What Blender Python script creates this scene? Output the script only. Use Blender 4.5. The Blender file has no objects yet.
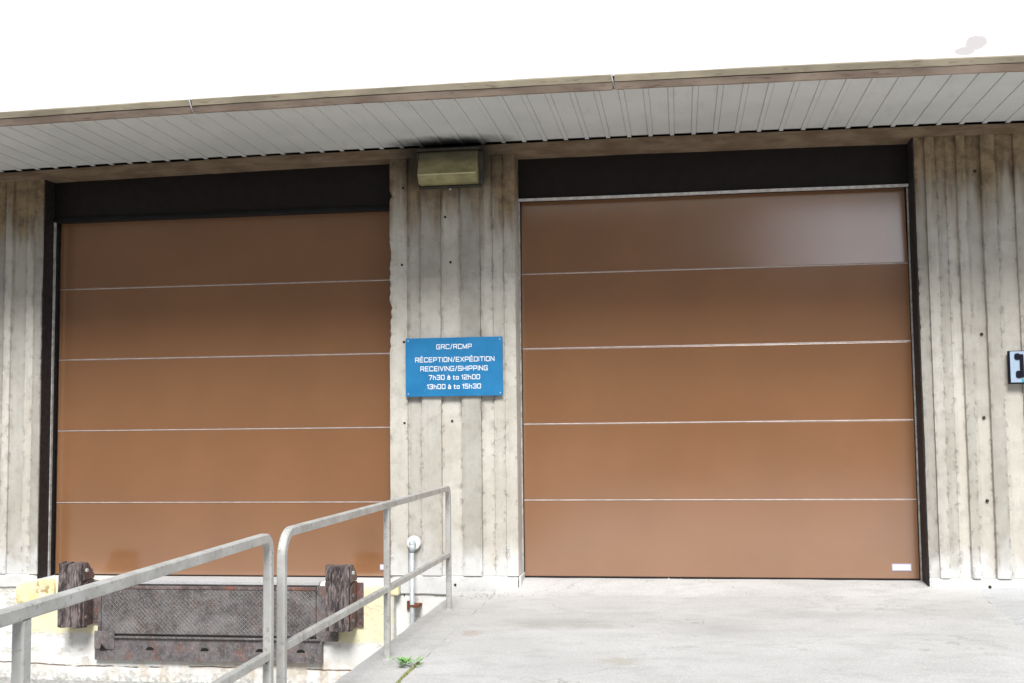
import bpy, bmesh, math, random
from mathutils import Vector, Matrix, noise
random.seed(7)
R = math.radians
S = bpy.context.scene
COL = S.collection

# ------------------------------------------------------------------ camera
cam = bpy.data.cameras.new('camera'); co = bpy.data.objects.new('camera', cam); COL.objects.link(co)
cam.sensor_width = 36; cam.lens = 1156.14 / 1024 * 36; cam.clip_end = 2000; cam.clip_start = .05
rt = Vector((0.98941654, 0.14466338, -0.01128801)); up = Vector((0.02172635, -0.07078076, 0.99725526)); fw = Vector((-0.14346734, 0.98694609, 0.07317466))
m = Matrix((rt, up, -fw)).transposed().to_4x4(); m.translation = Vector((1.5325, -11.0482, 1.4223))
co.matrix_world = m
S.camera = co

# ------------------------------------------------------------------ light
SUN_EL, SUN_AZ = 48, 172          # azimuth clockwise from +Y: the sun stands in front of the wall behind thin cloud
w = bpy.data.worlds.new('World'); S.world = w; w.use_nodes = True
nt = w.node_tree; nt.nodes.clear()
sky = nt.nodes.new('ShaderNodeTexSky'); sky.sky_type = 'NISHITA'; sky.sun_disc = False
sky.sun_elevation = R(SUN_EL); sky.sun_rotation = R(SUN_AZ); sky.air_density = 1.0; sky.dust_density = 1.5; sky.ozone_density = 1.0
hs = nt.nodes.new('ShaderNodeHueSaturation'); hs.inputs['Saturation'].default_value = .5
bg = nt.nodes.new('ShaderNodeBackground'); bg.inputs['Strength'].default_value = .08
wo = nt.nodes.new('ShaderNodeOutputWorld')
nt.links.new(sky.outputs[0], hs.inputs['Color']); nt.links.new(hs.outputs[0], bg.inputs[0]); nt.links.new(bg.outputs[0], wo.inputs[0])
sl = bpy.data.lights.new('sun', 'SUN'); sl.energy = 1.98; sl.angle = R(22); sl.color = (1, .99, .975)
so = bpy.data.objects.new('sun', sl); COL.objects.link(so)
az, el = R(SUN_AZ), R(SUN_EL)
sd = Vector((math.sin(az) * math.cos(el), math.cos(az) * math.cos(el), math.sin(el)))
so.rotation_euler = sd.to_track_quat('Z', 'Y').to_euler(); so.location = (0, -8, 12)
vs = S.view_settings; vs.view_transform = 'Standard'; vs.look = 'None'; vs.exposure = 1.16; vs.gamma = 1; vs.use_curve_mapping = False

# ------------------------------------------------------------------ node helpers
class N:
    def __init__(s, name, rough=.7, spec=.3, metal=0):
        s.m = bpy.data.materials.new(name); s.m.use_nodes = True; s.t = s.m.node_tree
        s.b = s.t.nodes['Principled BSDF']
        s.b.inputs['Roughness'].default_value = rough; s.b.inputs['Specular IOR Level'].default_value = spec
        s.b.inputs['Metallic'].default_value = metal
        g = s.t.nodes.new('ShaderNodeNewGeometry'); s.pos = g.outputs['Position']
        sx = s.t.nodes.new('ShaderNodeSeparateXYZ'); s.t.links.new(s.pos, sx.inputs[0]); s.x, s.y, s.z = sx.outputs
    def _in(s, sock, v):
        if hasattr(v, 'is_linked') or isinstance(v, bpy.types.NodeSocket): s.t.links.new(v, sock)
        elif isinstance(v, (tuple, list)) and len(v) == 3 and sock.type == 'RGBA': sock.default_value = (*v, 1)
        else: sock.default_value = v
    def math(s, op, a, b=0., c=0.):
        n = s.t.nodes.new('ShaderNodeMath'); n.operation = op
        s._in(n.inputs[0], a); s._in(n.inputs[1], b); s._in(n.inputs[2], c); return n.outputs[0]
    def map(s, v, a, b, c=0., d=1., smooth=True):
        n = s.t.nodes.new('ShaderNodeMapRange'); n.interpolation_type = 'SMOOTHSTEP' if smooth else 'LINEAR'
        s._in(n.inputs[0], v)
        for i, q in zip((1, 2, 3, 4), (a, b, c, d)): n.inputs[i].default_value = q
        return n.outputs[0]
    def noise(s, scale=5, vec=(1, 1, 1), det=4, rough=.55, off=(0, 0, 0)):
        mp = s.t.nodes.new('ShaderNodeMapping'); s.t.links.new(s.pos, mp.inputs[0]); mp.inputs['Scale'].default_value = vec; mp.inputs['Location'].default_value = off
        n = s.t.nodes.new('ShaderNodeTexNoise'); n.inputs['Scale'].default_value = scale; n.inputs['Detail'].default_value = det; n.inputs['Roughness'].default_value = rough
        s.t.links.new(mp.outputs[0], n.inputs['Vector']); return n.outputs[0]
    def voro(s, scale, vec=(1, 1, 1), feat='F1'):
        mp = s.t.nodes.new('ShaderNodeMapping'); s.t.links.new(s.pos, mp.inputs[0]); mp.inputs['Scale'].default_value = vec
        n = s.t.nodes.new('ShaderNodeTexVoronoi'); n.feature = feat; n.inputs['Scale'].default_value = scale
        s.t.links.new(mp.outputs[0], n.inputs['Vector']); return n.outputs['Distance']
    def mix(s, f, a, b, mode='MIX'):
        n = s.t.nodes.new('ShaderNodeMix'); n.data_type = 'RGBA'; n.blend_type = mode
        s._in(n.inputs[0], f); s._in(n.inputs[6], a); s._in(n.inputs[7], b); return n.outputs[2]
    def blob(s, cx, cz, rx, rz, ax='xz', edge=.5, warp=0.0, wscale=6):
        A = {'x': s.x, 'y': s.y, 'z': s.z}
        a = s.math('DIVIDE', s.math('SUBTRACT', A[ax[0]], cx), rx); b = s.math('DIVIDE', s.math('SUBTRACT', A[ax[1]], cz), rz)
        d = s.math('SQRT', s.math('ADD', s.math('MULTIPLY', a, a), s.math('MULTIPLY', b, b)))
        if warp: d = s.math('ADD', d, s.math('MULTIPLY', s.math('SUBTRACT', s.noise(wscale, det=5), .5), warp))
        return s.map(d, 1 - edge, 1 + edge, 1, 0)
    def box(s, x0, x1, z0, z1, e=.01, warp=0., ws=8):
        x, z = s.x, s.z
        if warp:
            nn = s.math('MULTIPLY', s.math('SUBTRACT', s.noise(ws, det=5), .5), warp)
            x = s.math('ADD', x, nn); z = s.math('ADD', z, nn)
        a = s.math('MULTIPLY', s.map(x, x0 - e, x0 + e), s.map(x, x1 - e, x1 + e, 1, 0))
        b = s.math('MULTIPLY', s.map(z, z0 - e, z0 + e), s.map(z, z1 - e, z1 + e, 1, 0))
        return s.math('MULTIPLY', a, b)
    def attr(s, name):
        n = s.t.nodes.new('ShaderNodeAttribute'); n.attribute_name = name; return n.outputs['Color']
    def col(s, c): s._in(s.b.inputs['Base Color'], c); return s
    def rough(s, r): s._in(s.b.inputs['Roughness'], r); return s
    def bump(s, h, strength=.5, dist=.01, prev=None):
        n = s.t.nodes.new('ShaderNodeBump'); n.inputs['Strength'].default_value = strength; n.inputs['Distance'].default_value = dist
        s._in(n.inputs['Height'], h)
        if prev is not None: s.t.links.new(prev, n.inputs['Normal'])
        s.t.links.new(n.outputs[0], s.b.inputs['Normal']); return n.outputs[0]

M = {}
# board formed concrete
n = N('board_concrete', .88, .2)
big = n.noise(1.7, det=5); med = n.noise(9, det=6, rough=.65); fine = n.noise(70, det=3)
c = n.mix(n.map(big, .3, .7), (.51, .48, .415), (.62, .595, .53))
c = n.mix(n.map(med, .4, .85), c, (.42, .395, .345))
streak = n.noise(3, (9, 9, .35), det=6, rough=.6)
c = n.mix(n.math('MULTIPLY', n.map(streak, .5, .75), .2), c, (.35, .32, .27))
tint = n.attr('tint')
c = n.mix(1., c, tint, 'MULTIPLY')
# old brown water stain under the eave, ragged lower edge
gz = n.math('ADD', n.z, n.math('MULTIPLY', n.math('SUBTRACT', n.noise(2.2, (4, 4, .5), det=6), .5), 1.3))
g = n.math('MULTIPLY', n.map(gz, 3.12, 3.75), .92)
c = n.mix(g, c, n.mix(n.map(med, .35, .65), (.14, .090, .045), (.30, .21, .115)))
# soot round the lamp
soot = n.blob(-.60, 4.0, .60, .26, warp=.5, edge=.6)
c = n.mix(n.math('MULTIPLY', soot, .75), c, (.035, .033, .028))
# white lime bloom and paint spatter near the foot
gz = n.math('ADD', n.z, n.math('MULTIPLY', n.math('SUBTRACT', n.noise(4, (1.6, 1.6, 1), det=6), .5), .9))
c = n.mix(n.math('MULTIPLY', n.map(gz, .02, .4, 1, 0), .8), c, (.68, .68, .67))
pit = n.voro(38); pits = n.math('MULTIPLY', n.map(pit, .05, .13, 1, 0), n.map(n.noise(6, off=(3, 1, 2)), .5, .62))
c = n.mix(n.math('MULTIPLY', pits, .6), c, (.12, .11, .09))
eg = n.math('MULTIPLY', n.attr('edge'), n.map(n.noise(17, (1, 1, .7), det=6, rough=.75), .54, .62))
c = n.mix(n.math('MULTIPLY', eg, .27), c, (.17, .145, .11))
n.col(c)
grain = n.noise(26, (3.2, 3.2, .16), det=5)
h = n.math('ADD', n.math('MULTIPLY', grain, .5), n.math('ADD', n.math('MULTIPLY', fine, .35), n.math('ADD', n.math('MULTIPLY', pits, -1.2), n.math('MULTIPLY', eg, -.9))))
n.bump(h, .8, .006); M['concrete'] = n.m
# lintel (tan brown painted timber / concrete band)
n = N('tan_band', .8, .2)
c = n.mix(n.map(n.noise(3, (1, 1, 4), det=6), .35, .65), (.17, .115, .07), (.26, .19, .125))
c = n.mix(n.map(n.noise(14, (.4, 1, 3), det=5), .5, .75), c, (.17, .10, .07))
c = n.mix(n.math('MULTIPLY', n.blob(-.62, 4.03, .5, .2, warp=.7), .8), c, (.03, .028, .025))
n.col(c); n.bump(n.noise(40, (.2, 1, 1)), .4, .004); M['tan'] = n.m
n = N('drip_upper', .8, .2)
c = n.mix(n.map(n.noise(2.5, (1, 1, 3), det=6), .35, .65), (.23, .20, .145), (.32, .28, .205))
n.col(n.mix(n.map(n.noise(18, (.4, 1, 3), det=5), .55, .75), c, (.16, .12, .08))); n.bump(n.noise(30), .4, .004); M['drip_up'] = n.m
n = N('drip_lower', .8, .2)
c = n.mix(n.map(n.noise(2.5, (1, 1, 3), det=6), .35, .65), (.24, .18, .14), (.33, .26, .205))
n.col(n.mix(n.map(n.noise(15, (.4, 1, 3), det=5), .55, .75), c, (.16, .10, .08))); n.bump(n.noise(30), .4, .004); M['drip_lo'] = n.m
# white fascia stucco with one patch where the paint has come off
n = N('fascia_paint', .85, .2)
c = n.mix(n.map(n.noise(2, det=6), .3, .7), (.80, .80, .80), (.84, .84, .84))
patch = n.math('MAXIMUM', n.blob(3.84, 4.33, .085, .055, warp=.9, edge=.12, wscale=14), n.blob(3.75, 4.27, .08, .035, warp=.9, edge=.2, wscale=14))
c = n.mix(n.math('MULTIPLY', patch, .85), c, (.47, .44, .43))
for jx in (-2.51, 1.052):
    j = n.map(n.math('ABSOLUTE', n.math('SUBTRACT', n.x, jx)), .002, .007, 1, 0)
    c = n.mix(n.math('MULTIPLY', j, .35), c, (.5, .5, .48))
n.col(c); n.bump(n.noise(50), .3, .003); M['fascia'] = n.m
# soffit metal
n = N('soffit_metal', .45, .5)
c = n.mix(n.map(n.noise(1.3, det=5), .3, .7), (.64, .655, .63), (.72, .73, .705))
c = n.mix(n.math('MULTIPLY', n.map(n.noise(9, (1, .3, 1), det=6), .52, .75), .18), c, (.36, .34, .29))
sp = n.map(n.voro(5.5), .02, .05, 1, 0); c = n.mix(n.math('MULTIPLY', sp, .6), c, (.08, .07, .06))
c = n.mix(n.math('MULTIPLY', n.blob(-.60, -.36, .50, .26, 'xy', warp=.8, edge=.6), .96), c, (.02, .02, .018))
n.col(c); M['soffit'] = n.m
# doors
def door_mat(name, base, r):
    n = N(name, r, .8); n.b.inputs['IOR'].default_value = 1.88
    c = n.mix(n.map(n.noise(1.1, det=5), .35, .65), base, tuple(v * 1.09 for v in base))
    c = n.mix(n.math('MULTIPLY', n.map(n.noise(3, (.6, 1, 1.5), det=6), .4, .8), .05), c, (base[0] * .75, base[1] * .8, base[2] * .85))
    # handprints and scuffs low on the left door
    c = n.mix(n.math('MULTIPLY', n.blob(-1.52, .34, .16, .14, warp=1.2, edge=.6, wscale=9), .35), c, (.20, .09, .03))
    c = n.mix(n.math('MULTIPLY', n.blob(-4.25, .22, .3, .12, warp=1.2, edge=.6, wscale=7), .25), c, (.20, .10, .04))
    n.col(c); n.rough(n.map(n.noise(.8, det=2), .3, .7, r - .02, r + .03))
    n.bump(n.noise(1.2, (1, 1, 1.6), det=1), .03, .01); M[name] = n.m
door_mat('door_paint', (.255, .124, .058), .16)
def plain(name, c, r=.6, sp=.3, me=0, var=.15, sc=12, bump=0.):
    n = N(name, r, sp, me)
    n.col(n.mix(n.map(n.noise(sc, det=5), .3, .7), tuple(v * (1 - var) for v in c), tuple(min(1, v * (1 + var)) for v in c)))
    if bump: n.bump(n.noise(sc * 3), bump, .004)
    M[name] = n.m; return n.m
plain('header_dark', (.012, .008, .007), .55, .3)
plain('jamb_dark', (.020, .016, .017), .6, .3, var=.5, sc=25, bump=.4)
plain('joint_metal', (.62, .52, .47), .4, .5, .3)
plain('seal_light', (.42, .42, .40), .5, .4, 0, .3, 20)
plain('strip_white', (.62, .60, .58), .45, .5, 0, .2, 20)
plain('sticker', (.72, .70, .74), .4, .5, 0, .04)
plain('sticker_edge', (.38, .33, .42), .4, .5, 0, .04)
plain('black', (.012, .012, .013), .7, .2)
plain('gap_dark', (.02, .018, .015), .9, .1)
plain('hole_dark', (.05, .04, .03), .9, .1)
plain('rust_bolt', (.16, .06, .03), .8, .2, 0, .4, 60)
plain('sign_white', (.82, .84, .86), .5, .3, 0, .03)
plain('pipe_grey', (.52, .56, .58), .45, .4, .2, .12, 18)
plain('flange_white', (.78, .78, .77), .6, .3, 0, .06, 25)
plain('phone_white', (.38, .48, .60), .35, .5, 0, .06)
plain('phone_black', (.008, .009, .018), .7, .15)
plain('phone_teal', (.05, .38, .42), .4, .5)
plain('leaf', (.20, .42, .12), .6, .3, 0, .4, 60)
plain('bits', (.50, .47, .42), .9, .2, 0, .45, 30)
# painted sign board
n = N('sign_blue', .45, .4)
c = n.mix(n.map(n.noise(4, det=5), .3, .7), (.012, .165, .37), (.020, .20, .43))
c = n.mix(n.math('MULTIPLY', n.map(n.noise(24, det=4), .62, .75), .45), c, (.12, .38, .62)); n.col(c)
M['sign_blue'] = n.m
# aluminium rail
n = N('rail_metal', .5, .5, .2)
c = n.mix(n.map(n.noise(7, det=6), .3, .7), (.46, .455, .42), (.58, .575, .545))
c = n.mix(n.math('MULTIPLY', n.map(n.noise(40, det=4), .56, .72), .6), c, (.22, .205, .18)); c = n.mix(n.math('MULTIPLY', n.map(n.noise(4, (1, 1, 1), det=7, rough=.75, off=(3, 3, 3)), .5, .65), .5), c, (.34, .325, .285)); n.col(c)
n.rough(n.map(n.noise(15), .3, .7, .42, .62)); n.bump(n.noise(90), .2, .001); M['rail'] = n.m
# steel of leveller and bumpers
def steel(name, a, b, rust, k=.5, tread=False):
    n = N(name, .6, .4, .25)
    c = n.mix(n.map(n.noise(11, det=7, rough=.7), .35, .65), a, b)
    c = n.mix(n.math('MULTIPLY', n.map(n.noise(7, det=6, off=(4, 2, 7)), .5, .68), k), c, rust)
    sp = n.map(n.noise(60, (1, 1, .6), det=5, rough=.75), .53, .66)
    c = n.mix(n.math('MULTIPLY', sp, .55), c, (.42, .38, .37))
    b_ = n.noise(50, det=5)
    if tread:
        kk = 2 * math.pi / .042
        s1 = n.math('SINE', n.math('MULTIPLY', n.math('ADD', n.x, n.z), kk)); s2 = n.math('SINE', n.math('MULTIPLY', n.math('SUBTRACT', n.x, n.z), kk))
        t = n.map(n.math('MAXIMUM', s1, s2), .45, .95)
        t = n.math('MULTIPLY', t, n.map(n.noise(6, det=6, rough=.7), .35, .65, .15, 1))
        c = n.mix(n.math('MULTIPLY', t, .5), c, (.36, .345, .34))
        c = n.mix(n.math('MULTIPLY', n.map(n.noise(38, det=5, rough=.8, off=(2, 9, 2)), .5, .6), .5), c, (.07, .062, .06))
        c = n.mix(n.math('MULTIPLY', n.map(n.noise(3.2, (1, 1, 1.3), det=5, off=(1, 5, 3)), .45, .7), .35), c, (.40, .385, .38))
        b_ = n.math('ADD', n.math('MULTIPLY', t, 1.6), n.math('MULTIPLY', b_, .6))
    n.col(c); n.bump(b_, .7, .006); M[name] = n.m
steel('steel_tread', (.075, .067, .065), (.17, .158, .155), (.22, .12, .08), .35, True)
steel('steel_bar', (.10, .090, .092), (.20, .182, .185), (.27, .13, .09), .45)
steel('steel_rust', (.08, .055, .05), (.20, .15, .14), (.28, .10, .06), .7)
n = N('bumper_rubber', .85, .2)
c = n.mix(n.map(n.noise(10, (1.6, 1.6, .5), det=7, rough=.7), .4, .62), (.045, .038, .040), (.20, .165, .16))
c = n.mix(n.math('MULTIPLY', n.map(n.noise(30, (2, 2, .4), det=6, rough=.7), .5, .65), .7), c, (.34, .27, .25))
c = n.mix(n.math('MULTIPLY', n.map(n.noise(14, (2.5, 2.5, .3), det=4, off=(5, 5, 5)), .56, .66), .6), c, (.02, .018, .018))
n.col(c); n.bump(n.noise(45, (2.5, 2.5, .5), det=6), .8, .008); M['rubber'] = n.m
# dock face: white wash, faded yellow safety paint, rust runs
n = N('dock_paint', .9, .2)
c = n.mix(n.map(n.noise(3, det=6), .3, .7), (.68, .67, .63), (.80, .80, .78))
bare = n.map(n.noise(5.5, (1, 1, 1.5), det=8, rough=.7), .53, .62)
c = n.mix(n.math('MULTIPLY', bare, .55), c, (.50, .46, .38))
yel = n.math('MAXIMUM', n.box(-4.90, -4.02, -.53, -.04, .02, .07), n.box(-1.83, -1.18, -.58, -.04, .02, .09))
yel = n.math('MULTIPLY', yel, n.map(n.noise(7, det=7, rough=.65), .62, .78, 1, .25))
c = n.mix(yel, c, (.80, .74, .50))
run = n.noise(2.6, (3, 3, .5), det=5, off=(2, 0, 0))
rz = n.math('MULTIPLY', n.box(-4.2, -1.4, -.99, -.74, .03, .1), n.map(run, .45, .62))
c = n.mix(n.math('MULTIPLY', rz, n.map(n.noise(4, det=5), .4, .65, .1, .5)), c, (.52, .33, .15))
c = n.mix(n.math('MULTIPLY', n.math('MULTIPLY', n.map(n.z, -1.0, -.86, 1, 0), n.map(n.noise(26, det=5), .47, .56)), .55), c, (.20, .20, .18))
mould = n.math('MULTIPLY', n.map(n.z, -.95, -.6, 1, 0), n.map(n.noise(9, det=7, rough=.7), .45, .7))
c = n.mix(n.math('MULTIPLY', mould, .35), c, (.33, .32, .26))
ck = n.math('ADD', n.z, n.math('MULTIPLY', n.noise(3, det=4), .06))
c = n.mix(n.math('MULTIPLY', n.map(n.math('ABSOLUTE', n.math('ADD', ck, .81)), .003, .010, 1, 0), n.map(n.noise(1.8), .45, .52)), c, (.16, .11, .07))
n.col(c); n.bump(n.math('ADD', n.noise(22, det=6), n.math('MULTIPLY', bare, -.6)), .6, .008); M['dock'] = n.m
# ramp / apron concrete
def floor_mat(name, a, b, spots=True, seamgreen=False):
    n = N(name, .9, .2)
    c = n.mix(n.map(n.noise(.9, det=6), .3, .7), a, b)
    c = n.mix(n.math('MULTIPLY', n.map(n.noise(3.5, (1, 1.6, 1), det=7, rough=.65), .45, .70), .55), c, tuple(v * .82 for v in a))
    c = n.mix(n.math('MULTIPLY', n.map(n.noise(75, det=4, rough=.8), .5, .62), .5), c, (.33, .32, .295))
    c = n.mix(n.math('MULTIPLY', n.map(n.noise(55, det=4, rough=.8, off=(7, 3, 1)), .54, .66), .45), c, (.78, .77, .75))
    vd = n.voro(.55, feat='DISTANCE_TO_EDGE'); mp = n.t.nodes[-2]
    wn = n.t.nodes.new('ShaderNodeTexNoise'); wn.inputs['Scale'].default_value = 2.2; wn.inputs['Detail'].default_value = 7; n.t.links.new(n.pos, wn.inputs['Vector'])
    va = n.t.nodes.new('ShaderNodeVectorMath'); va.operation = 'SCALE'; n.t.links.new(wn.outputs['Color'], va.inputs[0]); va.inputs['Scale'].default_value = .9
    vb = n.t.nodes.new('ShaderNodeVectorMath'); vb.operation = 'ADD'; n.t.links.new(n.pos, vb.inputs[0]); n.t.links.new(va.outputs[0], vb.inputs[1]); n.t.links.new(vb.outputs[0], mp.inputs[0])
    crack = n.math('MULTIPLY', n.map(vd, .0015, .006, 1, 0), n.map(n.noise(.8, off=(1, 4, 0)), .48, .6))
    c = n.mix(n.math('MULTIPLY', crack, .45), c, (.22, .21, .19))
    c = n.mix(n.math('MULTIPLY', n.map(n.voro(9), .03, .07, 1, 0), .5), c, (.25, .23, .20))
    if spots:
        c = n.mix(n.math('MULTIPLY', n.blob(-.05, -2.45, .075, .13, 'xy', warp=3.2, edge=.35, wscale=19), .4), c, (.36, .26, .20))
        c = n.mix(n.math('MULTIPLY', n.blob(.50, -2.0, .40, .22, 'xy', warp=1.2, edge=.8, wscale=5), .35), c, (.27, .25, .21))
        c = n.mix(n.math('MULTIPLY', n.blob(1.75, -2.2, .35, .35, 'xy', warp=1.4, edge=.8, wscale=5), .22), c, (.27, .27, .26))
        c = n.mix(n.math('MULTIPLY', n.blob(2.6, -1.6, .55, .16, 'xy', warp=1.4, edge=.7, wscale=5), .28), c, (.27, .27, .27))
        c = n.mix(n.math('MULTIPLY', n.blob(1.1, -3.4, .10, .12, 'xy', warp=3.0, edge=.6, wscale=9), .35), c, (.33, .28, .18))
        c = n.mix(n.math('MULTIPLY', n.blob(.85, -2.3, .22, .09, 'xy', warp=1.4, edge=.6, wscale=8), .3), c, (.62, .62, .61))
    n.col(c); n.bump(n.math('ADD', n.noise(60, det=5), n.math('MULTIPLY', n.noise(5, det=5), 1.5)), .35, .008); M[name] = n.m
floor_mat('apron', (.46, .455, .44), (.545, .54, .525))
floor_mat('curb_conc', (.45, .445, .425), (.53, .52, .50), False)
floor_mat('side_conc', (.44, .445, .45), (.51, .515, .52), False)
plain('asphalt', (.36, .355, .34), .95, .2, 0, .35, 30, .6)
plain('moss_mat', (.27, .28, .13), .95, .1, 0, .5, 40)
n = N('lamp_lens', .5, .4)
c = n.mix(n.map(n.noise(5, (1, 1, 2), det=6), .35, .65), (.23, .205, .095), (.36, .32, .16))
edge = n.math('MULTIPLY', n.map(n.math('ADD', n.z, n.math('MULTIPLY', n.noise(6), .2)), 3.95, 4.10), .75)
c = n.mix(edge, c, (.10, .095, .065))
c = n.mix(n.math('MULTIPLY', n.map(n.noise(60, det=3), .62, .70), .6), c, (.08, .07, .05)); n.col(c); M['lens'] = n.m
plain('lens_highlight', (.55, .52, .32), .4, .5, 0, .2)
plain('lamp_case', (.055, .052, .042), .6, .4, 0, .3)
plain('blocker_brick', (.17, .14, .12), .9, .2, 0, .2, 3)
plain('blocker_glass', (.03, .035, .04), .2, .5)

def bow(x): return .020 - .038 * min(1.6, ((x - .4) / 4.6) ** 2)
# ------------------------------------------------------------------ object helpers
WL = {}
BOWED = {'lintel', 'soffit', 'drip_edge', 'fascia', 'slot_backing', 'eave_board', 'sealant_bead'}
def link(name, bm, mat, parent=None, loc=None, smooth=False):
    """bm is in world coordinates; the object's origin goes to its parent's origin (or loc)"""
    if name in BOWED:
        for v in bm.verts: v.co.z += bow(v.co.x)
    o0 = Vector(loc) if loc is not None else (WL[parent.name] if parent else Vector((0, 0, 0)))
    bmesh.ops.translate(bm, verts=bm.verts, vec=-o0)
    me = bpy.data.meshes.new(name); bm.normal_update(); bm.to_mesh(me); bm.free()
    if mat: me.materials.append(M[mat])
    o = bpy.data.objects.new(name, me); COL.objects.link(o)
    if parent: o.parent = parent; o.location = o0 - WL[parent.name]
    else: o.location = o0
    WL[o.name] = o0
    if smooth:
        for p in me.polygons: p.use_smooth = True
    return o
def empty(name, loc, label, cat, group=None):
    o = bpy.data.objects.new(name, None); COL.objects.link(o); o.location = loc; o.empty_display_size = .2; WL[o.name] = Vector(loc)
    o['label'] = label; o['category'] = cat
    if group: o['group'] = group
    return o
def struct(o): o['kind'] = 'structure'; return o
def box(bm, a, b, bev=0.):
    x0, y0, z0 = a; x1, y1, z1 = b
    vs_ = [bm.verts.new(p) for p in [(x0, y0, z0), (x1, y0, z0), (x1, y1, z0), (x0, y1, z0), (x0, y0, z1), (x1, y0, z1), (x1, y1, z1), (x0, y1, z1)]]
    fs = [bm.faces.new([vs_[i] for i in f]) for f in [(3, 2, 1, 0), (4, 5, 6, 7), (0, 1, 5, 4), (1, 2, 6, 5), (2, 3, 7, 6), (3, 0, 4, 7)]]
    if bev:
        ed = list({e for f in fs for e in f.edges}); bmesh.ops.bevel(bm, geom=ed, offset=bev, segments=2, affect='EDGES', profile=.6)
def B(*boxes, bev=0.):
    bm = bmesh.new()
    for a, b in boxes: box(bm, a, b, bev)
    return bm
def cyl(bm, p0, p1, r, seg=16, r2=None):
    p0, p1 = Vector(p0), Vector(p1); d = p1 - p0; q = d.to_track_quat('Z', 'Y').to_matrix().to_4x4()
    q.translation = (p0 + p1) / 2
    bmesh.ops.create_cone(bm, cap_ends=True, segments=seg, radius1=r, radius2=r if r2 is None else r2, depth=d.length, matrix=q)
def prism(bm, pts, axis, a, b):
    """polygon pts extruded along axis between a and b. axis 'x': pts=(y,z); 'y': pts=(x,z)"""
    f = (lambda p, t: (t, p[0], p[1])) if axis == 'x' else (lambda p, t: (p[0], t, p[1]))
    A = [bm.verts.new(f(p, a)) for p in pts]; Bv = [bm.verts.new(f(p, b)) for p in pts]; k = len(pts)
    bm.faces.new(A); bm.faces.new(Bv[::-1])
    for i in range(k): bm.faces.new([A[i], Bv[i], Bv[(i + 1) % k], A[(i + 1) % k]])
    bmesh.ops.recalc_face_normals(bm, faces=bm.faces)
def nz(x, y, z, s=1): return noise.noise(Vector((x * s, y * s, z * s)))

# ------------------------------------------------------------------ setting: yard, apron, kerb strip
bm = bmesh.new()
vs_ = [bm.verts.new(p) for p in [(-400, -400, -.985), (400, -400, -.985), (400, 400, -.985), (-400, 400, -.985)]]; bm.faces.new(vs_)
struct(link('yard_ground', bm, 'asphalt'))
def sm(a, b, t): t = max(0, min(1, (t - a) / (b - a))); return t * t * (3 - 2 * t)
def floor_z(x, y):
    zf = -.11 + .035 * sm(0, 3.5, x)
    z = -.016 + (zf + .016) * sm(0, 1, -y / (.5 + .3 * sm(0, 3.5, x)))
    return z + .006 * nz(x, y, 3, .8) + .0025 * nz(x, y, 9, 4)
def slab(name, xl, xr, y0, y1, mat, dz=0., step=.1, base=-1.0):
    """a concrete slab whose long edges follow xl(y), xr(y)"""
    bm = bmesh.new(); ny = int((y1 - y0) / step); nx = max(2, int((xr(0) - xl(0)) / step)); rows = []
    for j in range(ny + 1):
        y = y0 + (y1 - y0) * j / ny; row = []
        for i in range(nx + 1):
            x = xl(y) + (xr(y) - xl(y)) * i / nx
            e = -.008 if i in (0, nx) else 0
            if i in (0, nx): x += .008 * nz(x, y, 1, 5) + .004 * nz(x, y, 1, 20)
            row.append(bm.verts.new((x, y, floor_z(x, y) + dz + e)))
        rows.append(row)
    for j in range(ny):
        for i in range(nx): bm.faces.new([rows[j][i], rows[j][i + 1], rows[j + 1][i + 1], rows[j + 1][i]])
    for i, side in ((0, 1), (nx, -1)):
        lo = [bm.verts.new((r[i].co.x, r[i].co.y, base)) for r in rows]
        for j in range(ny):
            f = [rows[j][i], rows[j + 1][i], lo[j + 1], lo[j]]; bm.faces.new(f if side == -1 else f[::-1])
    lo = [bm.verts.new((v.co.x, v.co.y, base)) for v in rows[0]]
    for i in range(nx): bm.faces.new([rows[0][i + 1], rows[0][i], lo[i], lo[i + 1]])
    return struct(link(name, bm, mat))
slab('concrete_apron', lambda y: -.198, lambda y: 4.09 + .07 * y, -15, 0, 'apron')
slab('kerb_strip', lambda y: -.605, lambda y: -.212, -15, -.34, 'curb_conc', -.012, base=-1.0)
slab('side_pavement', lambda y: 4.093 + .07 * y, lambda y: 12, -15, 0, 'side_conc', -.004, step=.25)

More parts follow.
